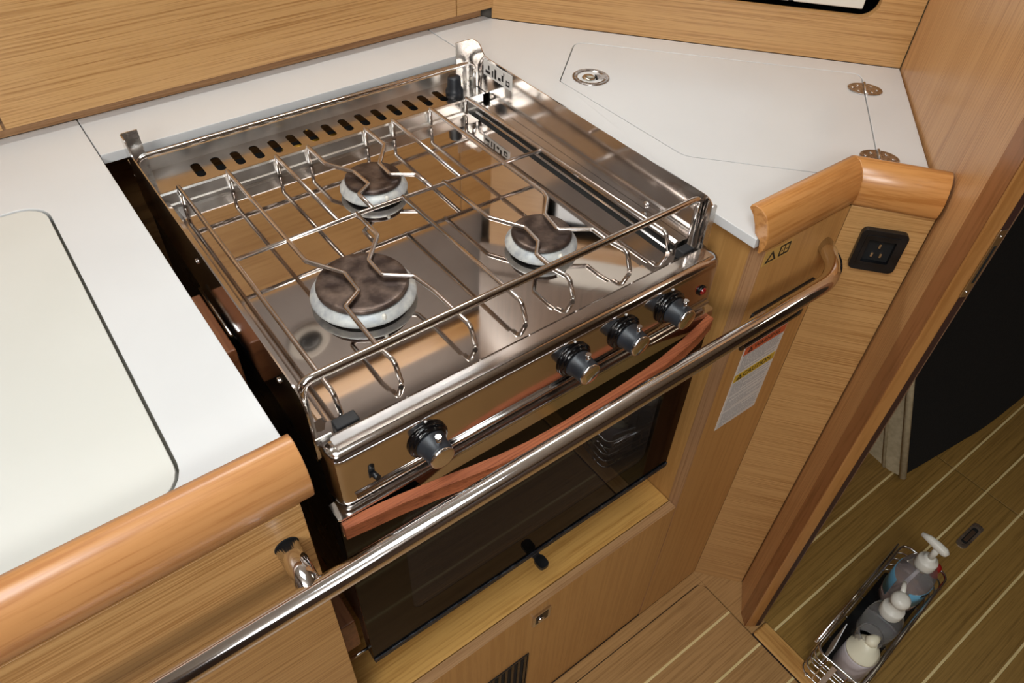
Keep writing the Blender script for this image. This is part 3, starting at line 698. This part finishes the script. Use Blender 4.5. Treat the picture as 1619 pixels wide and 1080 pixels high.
# socket on the angled panel
A = Matrix.Translation((.7532, .3251, 0)) @ Matrix.Rotation(math.atan2(-.7705, .6375), 4, 'Z')
t = tag(empty('power_socket', A @ Vector((.049, 0, .8325))), 'square black power socket with rounded frame on the angled oak panel', 'socket')
MB(A).prism(rrect(.0225, .0755, .8025, .8605, .007), -.0075, -.0002, ax='y', holes=[rrect(.0335, .0645, .8155, .8475, .001)]).build('frame', blackp, t, bevel=.0022, bseg=3)
MB(A).prism(rrect(.0290, .0690, .8100, .8535, .003), -.0082, -.0070, ax='y', holes=[rrect(.0335, .0645, .8155, .8475, .001)]).build('insert', blackp, t, bevel=.0004)
MB(A).box(.0335, .0645, -.0022, -.0004, .8155, .8475).build('socket_well', dark, t)
m = MB(A)
for x, z in ((.044, .825), (.054, .825), (.049, .838)): m.box(x-.0012, x+.0012, -.0050, -.0022, z-.003, z+.003)
m.build('contacts', old_steel, t)
# drop front latch + vent grille
t = thing('turn_latch', 'square nickel turn latch on the lower oak panel under the shelf', 'latch', (.3325, .325, .343))
MB().prism(rrect(.3165, .3485, .3275, .3600, .001), .3225, .3254, ax='y').build('plate', steel, t, bevel=.0004)
MB().prism(rrect(.3215, .3435, .3330, .3545, .001), .3220, .3226, ax='y').build('inner_recess', black_metal, t)
MB().lathe([(.0060, 0), (.0055, .002), (.0030, .003), (0, .0032)], (.3300, .3222, .3420), axis='-y', seg=20).build('button', chrome, t)
t = thing('vent_grille', 'dark slatted vent grille at the bottom of the lower oak panel', 'vent', (.255, .325, .17))
MB().prism([(.190, .110), (.3165, .110), (.3165, .236), (.190, .236)], .3235, .3254, ax='y', holes=[[(.1925, .1125), (.314, .1125), (.314, .2335), (.1925, .2335)]]).build('frame', blackp, t)
MB().box(.1925, .314, .3249, .3254, .1125, .2335).build('backing', dark, t)
for i in range(10): x = .198+i*.0122; MB().box(x, x+.005, .3238, .3248, .1125, .2335).build('slat', black_metal, t)

# ================================================================== SOAP BASKET
BA = Matrix.Translation((.9245, .0430, 0)) @ Matrix.Rotation(math.radians(4.5), 4, 'Z')
t = thing('wire_basket', 'chrome wire basket standing on the cabin floor by the door sill', 'basket', (.9245, .043, 0))
hxl, hy = .156, .045
def ring(z, g=0): return [(x, y, z) for x, y in rrect(-hxl-g, hxl+g, -hy-g, hy+g, .016, 5)]
for i, z in enumerate((.008, .030, .053, .076, .100)):
    MB(BA).tube(ring(z), .0018 if i < 4 else .0026, 7, closed=True).build('rim_wire' if i == 4 else 'wire', chrome, t)
MB(BA).tube([(-hxl+.01, hy+.006, .100), (hxl-.01, hy+.006, .100)], .0026, 8).build('hanging_bar', chrome, t)
for x in (-.12, -.06, 0, .06, .12):
    MB(BA).tube(smooth_path([(x, hy+.002, .100), (x, hy+.002, .006), (x, -hy-.002, .006), (x, -hy-.002, .100)], .008, 4), .0015, 6).build('cross_wire', chrome, t)
for y in (-.02, .02):
    MB(BA).tube(smooth_path([(-hxl-.002, y, .100), (-hxl-.002, y, .006), (hxl+.002, y, .006), (hxl+.002, y, .100)], .008, 4), .0015, 6).build('cross_wire', chrome, t)
MB(BA).box(-hxl-.005, -hxl-.003, .000, .009, .006, .100).build('end_strap', steel, t)
MB(BA).prism(rrect(-.100, .146, -hy+.006, hy-.006, .008), .0085, .0105).build('tray', blackp, t)
# bottles
def bw(x, y, z=0): return BA @ Vector((x, y, z))
t = tag(empty('gel_bottle', bw(.112, -.002, .0106)), 'clear hand gel pump bottle with blue label at the far end of the basket', 'bottle')
A = BA @ Matrix.Translation((.112, -.002, 0))
def ob(sx, sy, prof, seg=36): return MB(A).lathe(prof, (0, 0, 0), seg=seg, sx=sx, sy=sy)
ob(1, .82, [(.034, .0106), (.040, .014), (.042, .03), (.042, .095), (.038, .118), (.026, .134), (.014, .142), (.014, .150)]).build('body', clear_pl, t)
ob(1, .82, [(.032, .0135), (.0385, .017), (.0400, .03), (.0400, .068), (0, .068)]).build('gel', pink_gel, t)
m = MB(A)
def wrap(m, r, sy, z0, z1, a0, a1, n=14):
    prev = None
    for k in range(n+1):
        a = math.radians(a0+(a1-a0)*k/n); c = [m.v((rr*math.cos(a), rr*sy*math.sin(a), z)) for rr in (r, r+.0006) for z in (z0, z1)]
        if prev:
            m.face([prev[0], c[0], c[1], prev[1]], True); m.face([prev[2], prev[3], c[3], c[2]], True); m.face([prev[1], c[1], c[3], prev[3]]); m.face([prev[0], prev[2], c[2], c[0]])
        prev = c
    return m
lbl = wrap(m, .0424, .82, .045, .092, 200, 330).build('front_label', lab_blue, t)
wrap(MB(A), .0431, .82, .082, .0915, 235, 300).build('black_tab', ink, lbl)
m = wrap(MB(A), .0424, .82, .040, .098, 60, 150).build('back_label', lab_blue, t)
for txt, z, sz in (('HAND', .072, .012), ('SANITIZER', .058, .0095)):
    # lettering set on the label face turned to the sill
    mt = A @ Matrix.Rotation(math.radians(-2), 4, 'Z') @ Matrix.Translation((0, -.0358, z)) @ Matrix.Rotation(math.radians(90), 4, 'X')
    text_mesh(txt, sz, 'lettering', ink, lbl, mt, .0004)
MB(A).lathe([(.0175, .136), (.0180, .138), (.0180, .154), (.0165, .157), (.0100, .160), (.0100, .165), (0, .165)], seg=36).build('cap', white_pl, t)
pm = MB(A).tube([(0, 0, .164), (0, 0, .196)], .0058, 16).build('pump_stem', white_pl, t)
m = MB(A @ Matrix.Rotation(math.radians(85), 4, 'Z'))
m.tube([(-.016, 0, .196), (-.010, 0, .199), (.004, 0, .201), (.020, 0, .202), (.034, 0, .200)], [.006, .0085, .0085, .007, .004], 14).build('pump_head', white_pl, pm)
MB(A).tube([(0, 0, .140), (.006, .004, .015)], .0028, 10).build('dip_tube', lilac_pl, t)
t = tag(empty('foam_bottle', bw(.008, -.008, .0106)), 'clear bottle with a round white pump head in the middle of the basket', 'bottle')
A = BA @ Matrix.Translation((.008, -.008, 0))
MB(A).lathe([(.028, .0106), (.033, .014), (.034, .06), (.031, .082), (.020, .094), (.018, .100)], seg=32, sx=1, sy=.95).build('body', clear_pl, t)
MB(A).lathe([(.026, .0135), (.0315, .016), (.0315, .030), (0, .030)], seg=32).build('liquid', clear_pl, t)
MB(A).lathe([(.0195, .095), (.0200, .097), (.0200, .112), (.0185, .115), (.0120, .117), (.0110, .126), (.0105, .134)], seg=32).build('cap', white_pl, t)
ph = MB(A).lathe([(.0090, .132), (.0155, .136), (.0168, .143), (.0150, .150), (.0090, .154), (0, .155)], seg=32).build('pump_head', white_pl, t)
MB(A @ Matrix.Rotation(math.radians(20), 4, 'Z')).tube([(.014, 0, .146), (.028, 0, .148), (.038, 0, .146)], [.0050, .0042, .0036], 12).build('nozzle', white_pl, ph)
t = tag(empty('cream_bottle', bw(-.086, -.012, .0106)), 'squat white pump dispenser with cream cap at the near end of the basket', 'bottle')
A = BA @ Matrix.Translation((-.086, -.012, 0))
MB(A).lathe([(.026, .0106), (.029, .013), (.029, .075), (.028, .080), (.0265, .081)], seg=36).build('body', lilac_pl, t)
MB(A).lathe([(.0265, .081), (.0285, .082), (.0285, .086), (.0250, .088), (.0240, .096), (.0200, .098), (.0190, .106), (.0150, .108), (.0130, .116), (0, .117)], seg=36).build('cap', cream_pl, t)
MB(A).tube([(-.008, 0, .119), (0, 0, .1215), (.010, -.003, .122), (.020, -.007, .119)], [.006, .0115, .0085, .0030], 14).build('nozzle', cream_pl, t)
MB(A @ Matrix.Translation((.016, .006, 0))).lathe([(.0225, .085), (.0228, .110), (.0200, .118), (.0190, .116), (.0215, .109), (.0213, .085)], seg=32).build('clear_cover', clear_pl, t)
t = MB(BA @ Matrix.Translation((-.098, .028, 0)) @ Matrix.Rotation(math.radians(8), 4, 'Z')).box(-.028, .030, -.0008, .0008, .0110, .090).build('white_card', lab_w); tag(t, 'pale card standing between the cream dispenser and the basket side', 'card')
t = tag(empty('red_cap', bw(.142, -.016, .0106)), 'small bottle with a red cap behind the hand gel', 'bottle')
A = BA @ Matrix.Translation((.143, -.020, 0))
MB(A).lathe([(.011, .0106), (.012, .013), (.012, .085), (.008, .092)], seg=20).build('body', clear_pl, t)
MB(A).lathe([(.0095, .092), (.0100, .094), (.0095, .118), (.007, .121), (0, .122)], seg=20).build('cap', redp, t)

# ================================================================== BLACK CUSHION leaning in the cabin
F = Vector((1.303, .2055, .012)); u = Vector((.452, -.052, 0)).normalized(); lean = Vector((0.02, .40, 1.0)); lean -= u*lean.dot(u); lean.normalize()
nrm = u.cross(lean).normalized()
t = thing('leaning_mattress', 'large black panelled cushion with beige piped edge leaning in the cabin', 'cushion', (1.5, .22, 0))
CM = Matrix((u, lean, nrm)).transposed().to_4x4(); CM.translation = F + Vector((0, 0, .0))
MB(CM).prism(roundpoly([(0, 0), (.30, -.006), (.47, .02), (.56, .08), (.60, .2), (.60, 1.1), (.0, 1.1)], [.006, .05, .05, .05, .02, .02, .02]), -.0950, -.0005).build('cover', velcro, t)
MB(CM).box(-.0035, -.0005, .0, 1.1, -.0900, -.0050).build('side_gusset', piping, t)
MB(CM).tube([(-.0045, .0, .0035), (-.0045, .35, .0015), (-.0045, 1.1, .002)], .0075, 12).build('piping', piping, t)
MB(CM).tube([(-.0045, .0, -.0450), (-.0045, 1.1, -.0450)], .0040, 10).build('piping', piping, t)

# ================================================================== LAMPS (out of view, light the cabin)
def lamp(x, y, lab):
    t = thing('ceiling_light', lab, 'lamp', (x, y, CZ))
    MB().lathe([(.050, CZ-.0005), (.050, CZ-.010), (.042, CZ-.014), (.040, CZ-.010)], (x, y, 0), seg=28).build('rim', steel, t)
    MB().lathe([(0, CZ-.0095), (.040, CZ-.0095), (.040, CZ-.0020)], (x, y, 0), seg=28).build('diffuser', glow, t)
lamp(.35, .62, 'round recessed ceiling light above the cooker')
lamp(-.35, .60, 'round recessed ceiling light above the left worktop')
lamp(1.5, -.1, 'round recessed ceiling light in the cabin')
